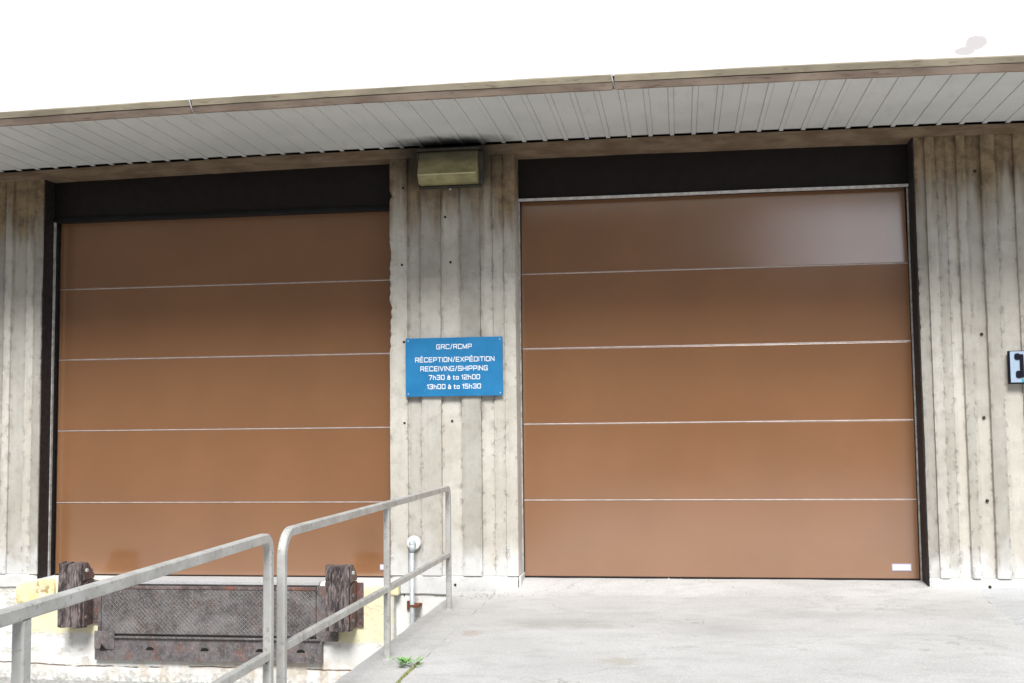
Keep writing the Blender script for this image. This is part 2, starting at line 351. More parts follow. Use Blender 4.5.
# moss and grit in the joint, grit below the pier
bm = bmesh.new()
y = -5.0
while y < -3.5:
    wd = .006 + .024 * max(0, nz(0, y, 0, 4) + .15)
    x = -.205 + .012 * nz(1, y, 4, 4)
    k = 6; z = floor_z(x, y) - .004
    c0 = bm.verts.new((x, y, z + .016)); ring = [bm.verts.new((x + wd * math.cos(t) * random.uniform(.8, 1.2), y + .03 * math.sin(t), z - .004)) for t in [i * 2 * math.pi / k for i in range(k)]]
    for i in range(k): bm.faces.new([c0, ring[i], ring[(i + 1) % k]])
    y += .024
o = link('joint_moss', bm, 'moss_mat'); o['kind'] = 'stuff'; o['label'] = 'low olive moss filling the joint beside the kerb strip'; o['category'] = 'moss'
bm = bmesh.new()
for _ in range(130):
    if random.random() < .75: x = random.gauss(-.30, .28); y = random.uniform(-.62, -.36) - abs(random.gauss(0, .06))
    else: x = random.uniform(-.5, 3.4); y = -random.uniform(.03, .5) ** 1.5 - (.3 if x < .1 else 0)
    if x < -.58: continue
    r = random.uniform(.003, .009); z = floor_z(x, y) - (.012 if x < -.21 else 0)
    mt = Matrix.Translation((x, y, z + r * .4)) @ Matrix.Rotation(random.random() * 6, 4, 'Z') @ Matrix.Diagonal((r, r * .8, r * .6, 1))
    bmesh.ops.create_icosphere(bm, subdivisions=1, radius=1, matrix=mt)
o = link('concrete_crumbs', bm, 'bits'); o['kind'] = 'stuff'; o['label'] = 'small crumbs of broken concrete strewn along the foot of the middle pier'; o['category'] = 'debris'

# ------------------------------------------------------------------ building
BL = empty('loading_dock_building', (0, .5, -.985), 'concrete loading dock building with two brown overhead doors under a white eave', 'building')

def board_wall(name, segs, z0, z1, chipL=0., chipR=0., yb=.45, seed=0, breaks=None, parent=BL, ztop=None):
    """front face cast against boards: segs = (x0, x1, y_front, tint, z_bottom)"""
    bm = bmesh.new(); lay = bm.loops.layers.color.new('tint'); le = bm.loops.layers.color.new('edge'); pts = []
    for si, sg in enumerate(segs):
        x0, x1, yf = sg[:3]; k = max(2, int((x1 - x0) / .03)); e = .004
        for i in range(k + 1):
            t = i / k; x = x0 + e + (x1 - x0 - 2 * e) * t
            yy = yf + (.004 if i in (0, k) else 0)
            pts.append((x, yy, si, i in (0, k)))
        if si < len(segs) - 1:                       # the little fin or groove between two boards
            d = max(yf, segs[si + 1][2]); pts.append((x1, d + .006, si, True))
    xs = [p[0] for p in pts]; xa, xb = xs[0] - .004, xs[-1] + .004
    full = [(xa, yb, 0, False), (xa, yb * .5, 0, False), (xa, pts[0][1] + .02, 0, False)] + pts + [(xb, pts[-1][1] + .02, len(segs) - 1, False), (xb, yb * .5, len(segs) - 1, False), (xb, yb, len(segs) - 1, False)]
    dz = .028; nzv = int((z1 - z0) / dz); rows = []
    for j in range(nzv + 1):
        z = z0 + (z1 - z0) * j / nzv; row = []
        for i, (x, y, si, ed) in enumerate(full):
            yy = y; xx = x
            if y < .2:
                yy += .003 * nz(x, seed, z, 1.3) + .0015 * nz(x * 6, seed + 5, z, 6)
                if ed: yy += (.0045 if x < 1 else .009) * max(0, nz(x * 3, seed + 9, z * 3.4, 1.6) - .1); xx += .003 * nz(si, seed + 2, z, 4)
            for lim, amt in ((i < 5, chipL), (i >= len(full) - 5, chipR)):
                if lim and amt and y < .2:
                    q = max(0, .7 * nz(seed + 3, .5, z, 2.6) + .45 * nz(seed + 1, 7, z, 13) + .35 * nz(seed + 1, 3, z, 31) - .08) * amt * (1 if 1.9 < z < 3.7 else .3)
                    xx += q * (1 if i < 5 else -1); yy += q * .5
            row.append(bm.verts.new((xx, yy, z)))
        rows.append(row)
    rnd = random.Random(seed)
    bk = [(rnd.uniform(1.2, 3.8), rnd.uniform(.93, 1.06)) for _ in segs]
    for j in range(nzv):
        for i in range(len(full) - 1):
            f = bm.faces.new([rows[j][i], rows[j][i + 1], rows[j + 1][i + 1], rows[j + 1][i]])
            si = full[i][2]; t = segs[si][3]
            if (z0 + (z1 - z0) * j / nzv) > bk[si][0]: t *= bk[si][1]
            ef = [full[i][3], full[i + 1][3], full[i + 1][3], full[i][3]]
            for lp, q in zip(f.loops, ef): lp[lay] = (t, t, t, 1); lp[le] = (float(q),) * 3 + (1,)
    bm.faces.new(rows[0][::-1]); bm.faces.new(rows[-1])
    for f in bm.faces:
        for lp in f.loops:
            if lp[lay][3] == 0: lp[lay] = (1, 1, 1, 1)
    bmesh.ops.recalc_face_normals(bm, faces=bm.faces)
    return link(name, bm, 'concrete', parent)
P, D = -.300, -.276       # proud boards, recessed boards
mid = [(-1.215, -1.038, P, .98), (-1.038, -.911, D, .92), (-.911, -.713, P, .93), (-.713, -.521, D, 1.10), (-.521, -.330, P - .004, .88), (-.330, -.211, D, 1.10), (-.211, -.103, -.288, .98), (-.103, .010, P, 1.0)]
p1 = board_wall('pier', mid, .035, 4.02, chipL=.040, chipR=.0, seed=3)
p1['label'] = 'ribbed concrete pier between the two doors, with the blue sign'
right = [(3.668, 3.760, -.287, .84), (3.760, 3.854, -.308, .94), (3.854, 3.939, -.286, .90), (3.939, 4.031, -.274, 1.0), (4.031, 4.111, -.314, .90), (4.111, 4.241, -.270, .98), (4.241, 4.366, -.312, .88), (4.366, 4.524, -.280, 1.02), (4.524, 4.70, -.306, .94), (4.70, 4.86, -.282, 1.0), (4.86, 5.05, -.304, .9), (5.05, 5.25, -.28, 1.0), (5.25, 5.5, -.3, .95)]
xx = 5.5
while xx < 9.4:
    wd_ = random.Random(int(xx * 100)).uniform(.12, .24); right.append((xx, min(9.5, xx + wd_), random.Random(int(xx * 77)).choice((-.308, -.278, -.292)), random.Random(int(xx * 31)).uniform(.9, 1.0))); xx += wd_
p2 = board_wall('pier', right, .045, 4.0, chipL=.03, seed=11); p2['label'] = 'ribbed concrete pier right of the wide door'
left = [(-10.5 + .24 * i, -10.26 + .24 * i, (P, D)[i % 2], (.95, 1.0, .92)[i % 3]) for i in range(20)] + [(-5.7, -5.37, P, .95), (-5.37, -5.207, -.285, .9), (-5.207, -5.131, P, 1.05), (-5.131, -4.979, D, .92), (-4.979, -4.892, -.288, 1.02), (-4.892, -4.797, P, .88)]
p3 = board_wall('pier', left, .02, 4.0, chipR=.03, seed=23); p3['label'] = 'ribbed concrete pier left of the leveler door'
# plinths
def plinth(x0, x1, z0, z1, yf, seed, pier, e0=0.0, e1=0.0, nodrop=False):
    bm = bmesh.new(); lay = bm.loops.layers.color.new('tint'); k = int((x1 - x0) / .03); rows = []
    zs = [z0, z0 + .012, z0 + (z1 - z0) * .35, z0 + (z1 - z0) * .7, z1 - .012, z1]
    for i in range(k + 1):
        x = x0 + (x1 - x0) * i / k; row = []
        for j, z in enumerate(zs):
            yy = yf + .005 * nz(x, seed, z, 6) + .003 * nz(x, seed, z, 22)
            if j in (0, 5): yy += .010
            zz = z + (.012 * nz(x, seed, 0, 5) if j <= 1 else .003 * nz(x, seed, 4, 9))
            if i == 0 or i == k: yy += .02
            if i in (1, k - 1): yy += .004
            row.append(bm.verts.new((x, yy, zz)))
        row = [bm.verts.new((x, .44, z0))] + row + [bm.verts.new((x, .44, z1))]
        rows.append(row)
    L = len(rows[0])
    for i in range(k):
        for j in range(L - 1): bm.faces.new([rows[i][j], rows[i + 1][j], rows[i + 1][j + 1], rows[i][j + 1]])
    bm.faces.new(rows[0]); bm.faces.new(rows[-1][::-1])
    for f in bm.faces:
        for lp in f.loops: lp[lay] = (1.05, 1.05, 1.04, 1)
    bmesh.ops.recalc_face_normals(bm, faces=bm.faces)
    return link('plinth', bm, 'concrete', pier)
plinth(-1.212, .026, -.145, .032, -.290, 1, p1)
plinth(3.664, 9.5, -.16, .042, -.297, 5, p2)
plinth(-10.5, -4.80, -.115, .017, -.292, 9, p3)
# form tie holes: the shade inside is drawn by dark discs
def tie(x, z, pier, mat='hole_dark', r=.013, y=-.302):
    bm = bmesh.new(); cyl(bm, (x, y - .001, z), (x, y + .03, z), r, 12); link('tie_disc', bm, mat, pier)
for x, z, mt in [(-1.075, 3.726, 'hole_dark'), (-.616, 3.703, 'flange_white'), (-.667, 3.432, 'hole_dark'), (-1.088, 2.979, 'hole_dark'), (-.619, 2.993, 'hole_dark'), (-1.070, 1.465, 'hole_dark'), (-.614, 1.479, 'hole_dark'), (-.594, -.05, 'hole_dark'), (-1.072, 2.237, 'hole_dark')]:
    tie(x, z, p1, mt, .012, -.280 if (-.713 < x < -.521) else -.303)
tie(-.594, -.05, p1, 'hole_dark', .012, -.293)
for x, z in [(4.196, 3.667), (4.197, 2.194), (4.188, 1.452), (4.187, .72), (4.174, -.028)]:
    tie(x, z, p2, 'hole_dark', .014, -.281 if z > .1 else -.300)
# wall above the doors, lintel band, backing
link('backing_wall', B(((-10.5, .46, -1), (9.5, .7, 7))), 'jamb_dark', BL)
bm = bmesh.new(); x = -10.5; prev = None; lay = None
# lintel: long slightly irregular band
def band(name, x0, x1, prof, mat, amp=.003, seed=0, step=.08, parent=BL):
    bm = bmesh.new(); k = int((x1 - x0) / step); rows = []
    for i in range(k + 1):
        x = x0 + (x1 - x0) * i / k
        rows.append([bm.verts.new((x, y + amp * nz(x, j, seed, 2.2), z + amp * nz(x, j + 20, seed, 1.4) + amp * .5 * nz(x, j, seed, 9))) for j, (y, z) in enumerate(prof)])
    L = len(prof)
    for i in range(k):
        for j in range(L): bm.faces.new([rows[i][j], rows[i + 1][j], rows[i + 1][(j + 1) % L], rows[i][(j + 1) % L]])
    bm.faces.new(rows[0]); bm.faces.new(rows[-1][::-1]); bmesh.ops.recalc_face_normals(bm, faces=bm.faces)
    return link(name, bm, mat, parent)
band('lintel', -10.5, 9.5, [(-.322, 3.998), (-.322, 4.088), (.45, 4.088), (.45, 3.998)], 'tan', .004, 3)
# soffit: flat pans with raised flat ribs between them, dark slot at the wall
bm = bmesh.new()
ZS = 4.105; s0, sp = 1.1076, .1986
k0, k1 = -58, 42
prof = []
SUBS = 1
for k in range(k0, k1):
    c0 = s0 + k * sp
    prof += [(c0 - .026, ZS), (c0 - .024, ZS + .006), (c0 - .021, ZS + .006), (c0 - .019, ZS - .008), (c0 + .019, ZS - .008), (c0 + .021, ZS + .006), (c0 + .024, ZS + .006), (c0 + .026, ZS)]
ya, yb_ = -1.875, -.343
A = [bm.verts.new((x, ya, z)) for x, z in prof]; Bv = [bm.verts.new((x, yb_, z)) for x, z in prof]
for i in range(len(prof) - 1): bm.faces.new([A[i], A[i + 1], Bv[i + 1], Bv[i]])
bmesh.ops.recalc_face_normals(bm, faces=bm.faces)
for f in bm.faces:
    if f.normal.z > 0: f.normal_flip()
# rib tongues reaching the lintel across the slot
for k in range(k0, k1):
    c0 = s0 + k * sp
    box(bm, (c0 - .019, -.3435, ZS - .0085), (c0 + .019, -.31, ZS - .004))
soffit = link('soffit', bm, 'soffit', BL)
def lng(y0, z0, y1, z1):
    b = bmesh.new()
    for i in range(40): a = -10.5 + 20 * i / 40; box(b, (a, y0, z0), (a + 20 / 40, y1, z1))
    bmesh.ops.remove_doubles(b, verts=b.verts, dist=1e-5)
    from collections import Counter
    cf = [f for f in b.faces if abs(f.normal.x) > .9 and -10.4 < f.calc_center_median().x < 9.4]
    b.normal_update(); cf = [f for f in b.faces if abs(f.normal.x) > .9 and -10.4 < f.calc_center_median().x < 9.4]
    bmesh.ops.delete(b, geom=cf, context='FACES_ONLY'); return b
bm = bmesh.new(); box(bm, (s0 + 16 * sp + .105, -1.874, ZS - .004), (s0 + 16 * sp + .122, -.345, ZS + .002)); link('soffit_joint', bm, 'gap_dark', BL)
link('slot_backing', lng(-.42, 4.125, -.2, 4.15), 'gap_dark', BL)
# one seam on the right where two runs of sheet meet
link('eave_board', lng(-1.86, 4.16, .46, 4.3), 'gap_dark', BL)
# drip edge, two steps, with cracked joints
def drip(x0, x1, nm, seed):
    f = band('drip_edge', x0, x1, [(-1.897, 4.098), (-1.925, 4.148), (-1.880, 4.152), (-1.870, 4.098)], 'drip_lo', .004, seed)
    g = band('drip_edge', x0, x1, [(-1.930, 4.153), (-1.942, 4.200), (-1.925, 4.212), (-1.885, 4.212), (-1.885, 4.153)], 'drip_up', .005, seed + 1)
for i, (a, b) in enumerate([(-10.5, -2.52), (-2.505, 1.045), (1.06, 9.5)]): drip(a, b, '', 7 + 3 * i)
for xx in (-2.512, 1.052):       # sealant bead pushed out of each joint
    bm = bmesh.new(); cyl(bm, (xx - .014, -1.945, 4.200), (xx + .006, -1.908, 4.10), .006, 8); link('sealant_bead', bm, 'seal_light', BL, smooth=True)
link('fascia', lng(-1.90, 4.208, -1.5, 8.2), 'fascia', BL)
link('roof', B(((-10.5, -1.495, 8.0), (9.5, .7, 8.19))), 'asphalt', BL)

# overhead doors
def overhead(x0, x1, zb, h, label, light_header, seed, tilt, xr_vis):
    bm = bmesh.new()      # jamb angles lining the opening
    prism(bm, [(x0, zb - .13), (x0, 4.06), (x1, 4.06), (x1, zb - .13), (x1 - .012, zb - .13), (x1 - .012, 4.045), (x0 + .012, 4.045), (x0 + .012, zb - .13)], 'y', -.283, .02)
    fr = link('overhead_door', bm, 'jamb_dark', BL); fr['label'] = label
    for xx, s in ((x0, 1), (x1, -1)):
        link('track', B(((min(xx + s * .0125, xx + s * .045), .05, zb - .02), (max(xx + s * .0125, xx + s * .045), .08, 4.04))), 'jamb_dark', fr)
    for i in range(5):
        za, zc = zb + i * h + .006, zb + (i + 1) * h - .006
        bm = bmesh.new(); box(bm, (x0 + .03, 0, za), (x1 - .03, .045, zc), .005)
        # very slightly bowed skin
        bmesh.ops.subdivide_edges(bm, edges=[e for e in bm.edges if e.calc_length() > 1], cuts=24, use_grid_fill=True)
        t = tilt if i == 4 else 0
        for v in bm.verts:
            u = (v.co.z - za) / (zc - za); X = (v.co.x - x0) / (x1 - x0)
            v.co.y += .0012 * nz(v.co.x, seed + i, v.co.z, .9) + t * u
        link('door_section', bm, 'door_paint', fr)
    for i in range(1, 5):
        z = zb + i * h
        bm = bmesh.new(); prev = None; k = 30
        box(bm, (x0 + .032, -.004, z - .0050), (x1 - .032, .01, z + .0045), .002)
        link('joint_strip', bm, 'joint_metal', fr)
    link('bottom_seal', B(((x0 + .03, -.006, zb - .012), (x1 - .03, .04, zb + .008))), 'black', fr)
    for xx, s in ((x0, 1), (x1, -1)):
        ys = -.115 if (s == 1 and not light_header) else -.035
        link('edge_seal', B(((min(xx + s * .0125, xx + s * .024), ys, zb - .01), (max(xx + s * .0125, xx + s * .024), ys + .035, 3.59 if light_header else 3.56)), bev=.002), 'seal_light', fr)
    if light_header:
        link('header_panel', B(((x0 + .013, -.03, 3.61), (x1 - .013, .03, 4.04)), bev=.004), 'header_dark', fr)
        bm = bmesh.new(); box(bm, (x0 + .013, -.062, 3.602), (x1 - .014, -.031, 3.626))
        bmesh.ops.subdivide_edges(bm, edges=[e for e in bm.edges if e.calc_length() > 1], cuts=14)
        for v in bm.verts: v.co.z += .004 * nz(v.co.x, 1, 5, 1.1) - .004
        link('header_strip', bm, 'strip_white', fr)
    else:
        link('header_panel', B(((x0 + .013, -.10, 3.60), (x1 - .013, .03, 4.04)), bev=.004), 'header_dark', fr)
        link('header_strip', B(((x0 + .013, -.125, 3.562), (x1 - .013, .03, 3.597)), bev=.004), 'black', fr)
    return fr
d1 = overhead(-.004, 3.672, -.008, .7248, 'brown overhead door with a white strip under its dark header', True, 40, .050, None)
d2 = overhead(-4.802, -1.08, -.023, .7248, 'brown overhead door behind the dock leveler', False, 60, .0, None)
def plate(x0, x1, z0, z1, fr):
    p = link('maker_plate', B(((x0, -.004, z0), (x1, -.0005, z1))), 'sticker_edge', fr)
    link('maker_plate_face', B(((x0 + .008, -.006, z0 + .008), (x1 - .008, -.0042, z1 - .008))), 'sticker', fr)
plate(-1.395, -1.245, .045, .103, d2); plate(3.400, 3.575, .068, .137, d1)

# dock face below the left door and below the middle pier
bm = bmesh.new()
def facegrid(bm, x0, x1, z0, z1, y, amp=.004, topy=None, st=.06):
    nx, nzz = int((x1 - x0) / st) + 1, int((z1 - z0) / st) + 1; rows = []
    for j in range(nzz + 1):
        z = z0 + (z1 - z0) * j / nzz
        rows.append([bm.verts.new((x0 + (x1 - x0) * i / nx, y + amp * nz(x0 + (x1 - x0) * i / nx, 0, z, 2) + amp * .5 * nz(x0 + (x1 - x0) * i / nx, 0, z, 11), z)) for i in range(nx + 1)])
    for j in range(nzz):
        for i in range(nx): bm.faces.new([rows[j][i], rows[j][i + 1], rows[j + 1][i + 1], rows[j + 1][i]])
    return rows
r = facegrid(bm, -4.93, -1.165, -1.0, -.05, -.36)
top = r[-1]
bk = [bm.verts.new((v.co.x, -.335, -.030)) for v in top]; bk2 = [bm.verts.new((v.co.x, .05, -.027)) for v in top]
for i in range(len(top) - 1):
    bm.faces.new([top[i], top[i + 1], bk[i + 1], bk[i]]); bm.faces.new([bk[i], bk[i + 1], bk2[i + 1], bk2[i]])
for col in (0, -1):
    for j in range(len(r) - 1):
        a, b = r[j][col], r[j + 1][col]; c_, d_ = bm.verts.new((a.co.x, .05, a.co.z)), bm.verts.new((b.co.x, .05, b.co.z))
        bm.faces.new([a, b, d_, c_])
facegrid(bm, -1.165, -.5, -1.0, -.13, -.268, .006); facegrid(bm, -10.5, -4.93, -1.0, -.105, -.27, .006)
for f in bm.faces: f.smooth = True
dockf = link('dock_face', bm, 'dock', BL); dockf['label'] = 'white washed dock face with faded yellow paint beside the bumpers'
# rough yellow nosing at the left jamb
bm = bmesh.new(); box(bm, (-4.97, -.385, -.27), (-4.56, -.02, -.025), .03)
bmesh.ops.subdivide_edges(bm, edges=[e for e in bm.edges if e.calc_length() > .1], cuts=6, use_grid_fill=True)
for v in bm.verts: v.co += Vector((.010 * nz(v.co.x, v.co.y, v.co.z, 9), .012 * nz(v.co.z, v.co.x, v.co.y, 8), .010 * nz(v.co.y, v.co.z, v.co.x, 7) - (.05 * max(0, (-4.80 - v.co.x) / .17) if v.co.z > -.1 else 0)))
n = N('yellow_paint', .85, .2)
c = n.mix(n.map(n.noise(9, det=6), .35, .7), (.78, .66, .34), (.80, .74, .52))
c = n.mix(n.map(n.noise(12, det=7, off=(2, 2, 2)), .56, .64), c, (.45, .33, .15))
c = n.mix(n.map(n.y, -.36, -.30), c, (.66, .68, .66)); n.col(c); n.bump(n.noise(25, det=5), .6, .008); M['yellow'] = n.m
link('dock_nosing', bm, 'yellow', BL, smooth=False)['label'] = 'chipped yellow painted nosing'
bm = bmesh.new(); box(bm, (-1.235, -.375, -.145), (-1.115, -.05, -.035), .02)
link('dock_nosing', bm, 'yellow', BL)['label'] = 'small yellow painted nosing under the pier edge'
# small rusty stubs in the dock face
for x, z in ((-1.045, -.235),):
    bm = bmesh.new(); cyl(bm, (x, -.275, z + .03), (x, -.275, z - .05), .016, 10); link('rusty_stub', bm, 'rust_bolt', BL)

# ------------------------------------------------------------------ dock leveler
LV = empty('dock_leveler', (-2.95, -.36, -.8), 'rusty steel dock leveler with diamond tread lip hanging below the left door', 'dock leveler')
link('deck_plate', B(((-4.05, -.385, -.055), (-1.88, -.05, -.022)), bev=.004), 'steel_pale' if 'steel_pale' in M else 'side_conc', LV)
lip = link('lip_plate', B(((-4.05, -.415, -.525), (-1.905, -.39, -.075)), bev=.004), 'steel_tread', LV)
link('lip_edge', B(((-4.055, -.422, -.098), (-1.90, -.388, -.070)), bev=.004), 'steel_rust', LV)
link('side_frame', B(((-4.095, -.40, -.57), (-4.062, -.362, -.06)), bev=.003), 'steel_bar', LV)
link('side_frame', B(((-1.893, -.41, -.57), (-1.70, -.362, -.06)), bev=.003), 'steel_bar', LV)
bm = B(((-4.115, -.415, -.775), (-1.845, -.365, -.548)), bev=.004); box(bm, (-4.115, -.425, -.67), (-3.91, -.416, -.50), .002)
bar = link('lip_keeper', bm, 'steel_bar', LV)
link('keeper_ledge', B(((-3.905, -.44, -.562), (-1.86, -.416, -.545)), bev=.003), 'strip_white' if False else 'steel_tread', LV)
for hx in (-4.07, -3.55, -3.00, -2.45, -2.05):
    bm = bmesh.new(); pts = [(hx + .042 * math.cos(t), -.675 + .030 * math.sin(t)) for t in [i * math.pi / 8 for i in range(9)]]
    prism(bm, pts, 'y', -.4175, -.4160) if hx > -4 else prism(bm, [(hx + .01, -.68), (hx + .085, -.68), (hx + .03, -.62)], 'y', -.4275, -.4262)
    link('drain_hole', bm, 'gap_dark', LV)
# ------------------------------------------------------------------ dock bumpers
def bumper(x0, x1, zt, zb, side, label):
    T = empty('dock_bumper', ((x0 + x1) / 2, -.36, zb), label, 'dock bumper', 'rubber dock bumpers either side of the leveler')
    bm = bmesh.new()
    nl = 9; dw = (x1 - x0) / nl
    for i in range(nl):       # rubber leaves side by side, each cut a little differently
        a = x0 + i * dw; jt = .010 * nz(i * 3.3, x0, 0, 1); jb = .014 * nz(i * 2.7, x0, 5, 1); jy = .008 * nz(i * 5.1, x0, 9, 1)
        prism(bm, [(-.47, zb + jb), (-.60 + jy, zb + .012 + jb), (-.605 + jy, (zt + zb) / 2), (-.585 + jy, zt - .01 + jt), (-.49, zt + jt)], 'x', a + .0012, a + dw - .0008)
    link('rubber_pad', bm, 'rubber', T)
    bm = bmesh.new()
    # angle irons clamping the leaves: triangular ear above, rounded plate below
    for sx in (0, 1):
        xa, xb = (x1 + .002, x1 + .014) if sx else (x0 - .014, x0 - .002)
        prism(bm, [(-.565, zt - .005), (-.50, zt - .002), (-.37, zb + .49), (-.37, zb + .455), (-.565, zb + .455)], 'x', xa, xb)
        prism(bm, [(-.565, zb + .02), (-.565, zb + .40), (-.50, zb + .445), (-.37, zb + .445), (-.37, zb + .02)], 'x', xa, xb)
        e0, e1 = (x1 + .014, x1 + .075) if sx else (x0 - .075, x0 - .014)
        box(bm, (e0, -.385, zb + .02), (e1, -.362, zb + .43), .003)
    box(bm, (x0 + .005, -.47, zb + .01), (x1 - .005, -.362, zt - .08))
    link('clamp_plate', bm, 'steel_rust', T)
    for z in (zt - .075, zb + .33, zb + .10):
        bm = bmesh.new(); cyl(bm, (x1 + .012, -.535, z), (x1 + .034, -.535, z), .018, 6); link('bolt', bm, 'seal_light' if z > zt - .1 else 'steel_bar', T)
bumper(-4.400, -4.165, .165, -.455, 1, 'rusty laminated dock bumper left of the leveler, beside the yellow nosing')
bumper(-1.750, -1.530, .158, -.455, 1, 'rusty laminated dock bumper right of the leveler, nearer the pier')

# ------------------------------------------------------------------ handrails
RX = -.452; TW = .05
def sweep(bm, path, w, h, x=RX):
    """square tube along a path of (y,z) in the plane x = const"""
    c = .006; hw, hh = w / 2, h / 2; sec = [(-hw, -hh + c), (-hw, hh - c), (-hw + c, hh), (hw - c, hh), (hw, hh - c), (hw, -hh + c), (hw - c, -hh), (-hw + c, -hh)]
    rings = []
    for i, (y, z) in enumerate(path):
        a = path[max(0, i - 1)]; b = path[min(len(path) - 1, i + 1)]; t = Vector((b[0] - a[0], b[1] - a[1])).normalized(); nn = Vector((-t.y, t.x))
        rings.append([bm.verts.new((x + u, y + nn.x * v, z + nn.y * v)) for u, v in sec])
    for i in range(len(rings) - 1):
        for j in range(8): bm.faces.new([rings[i][j], rings[i + 1][j], rings[i + 1][(j + 1) % 8], rings[i][(j + 1) % 8]])
    bm.faces.new(rings[0]); bm.faces.new(rings[-1][::-1]); bmesh.ops.recalc_face_normals(bm, faces=bm.faces)
    for v in bm.verts:          # the nearer section has settled a little towards its far end
        if v.co.z > 0 and v.co.y < -5.6: v.co.z -= .011 * (-5.6 - v.co.y)
def arc(cy, cz, r, a0, a1, k=10): return [(cy + r * math.cos(R(a0 + (a1 - a0) * i / k)), cz + r * math.sin(R(a0 + (a1 - a0) * i / k))) for i in range(k + 1)]
def handrail(y0, y1, mids, ztop, zlow, label, base, zn=None):
    T = empty('handrail', (RX, (y0 + y1) / 2, base), label, 'handrail', 'metal handrails along the kerb strip')
    r = .13; zt = ztop
    path = [(y0, base)] + arc(y0 + r, zt - r, r, 180, 90) + arc(y1 - .07, zt - .07, .07, 90, 0, 6) + [(y1, base)]
    bm = bmesh.new(); sweep(bm, path, .042, .046); link('top_rail', bm, 'rail', T)
    bm = bmesh.new(); sweep(bm, [(y0 + .0235, zlow), (y1 - .0235, zlow)], .034, .044); link('lower_rail', bm, 'rail', T)
    for ym in mids:
        bm = bmesh.new(); sweep(bm, [(ym, base), (ym, zt - .0235)], .0395, .050); link('post', bm, 'rail', T)
    for ym in [y0, y1] + list(mids):
        bm = bmesh.new(); cyl(bm, (RX, ym, base - .02), (RX, ym, base + .008), .05, 20, .045); link('foot_plate', bm, 'rail', T)
        if ym in mids or ym == y1:
            bm = bmesh.new(); cyl(bm, (RX, ym - .031, zlow - .03), (RX, ym - .029, zlow - .03), .006, 8); link('weld_mark', bm, 'rust_bolt', T)
handrail(-5.45, -1.29, [-3.37], .903, .341, 'further metal handrail section, ending with its last post near the pier', -.122)
handrail(-9.9, -5.64, [-7.755], .903, .341, 'nearer metal handrail section, its rail running out of the left edge', -.122)

# ------------------------------------------------------------------ wall lamp
LP = empty('wall_lamp', (-.60, -.30, 3.70), 'yellowed boxy wall lamp above the blue sign, soot around it', 'lamp')
prof = [(-.31, 4.040), (-.42, 4.040), (-.44, 4.02), (-.520, 3.800), (-.465, 3.722), (-.31, 3.712)]
bm = bmesh.new(); prism(bm, prof, 'x', -.885, -.315); 
bmesh.ops.bevel(bm, geom=list(bm.edges), offset=.006, segments=2, affect='EDGES'); link('lens', bm, 'lens', LP)
bm = bmesh.new(); cyl(bm, (-.878, -.522, 3.800), (-.322, -.522, 3.800), .007, 8); link('lens_highlight', bm, 'lens_highlight', LP)  # pale strip laid along the ridge as its bright edge highlight
bm = B(((-.905, -.345, 3.70), (-.295, -.306, 4.06)), ((-.905, -.46, 4.042), (-.295, -.346, 4.062)), ((-.897, -.40, 3.696), (-.303, -.346, 3.710)), bev=.004)
prism(bm, [(-.347, 4.041), (-.42, 4.041), (-.455, 4.02), (-.47, 3.90), (-.44, 3.74), (-.347, 3.712)], 'x', -.899, -.887)
prism(bm, [(-.347, 4.041), (-.40, 4.041), (-.42, 4.02), (-.43, 3.90), (-.41, 3.74), (-.347, 3.712)], 'x', -.313, -.275)
link('housing', bm, 'lamp_case', LP)

# ------------------------------------------------------------------ blue sign
SG = empty('blue_sign', (-.585, -.33, 1.711), 'blue bilingual receiving and shipping hours sign on the middle pier', 'sign')
bm = bmesh.new(); box(bm, (-1.050, -.331, 1.713), (-.117, -.309, 2.268), .002); link('sign_board', bm, 'sign_blue', SG)
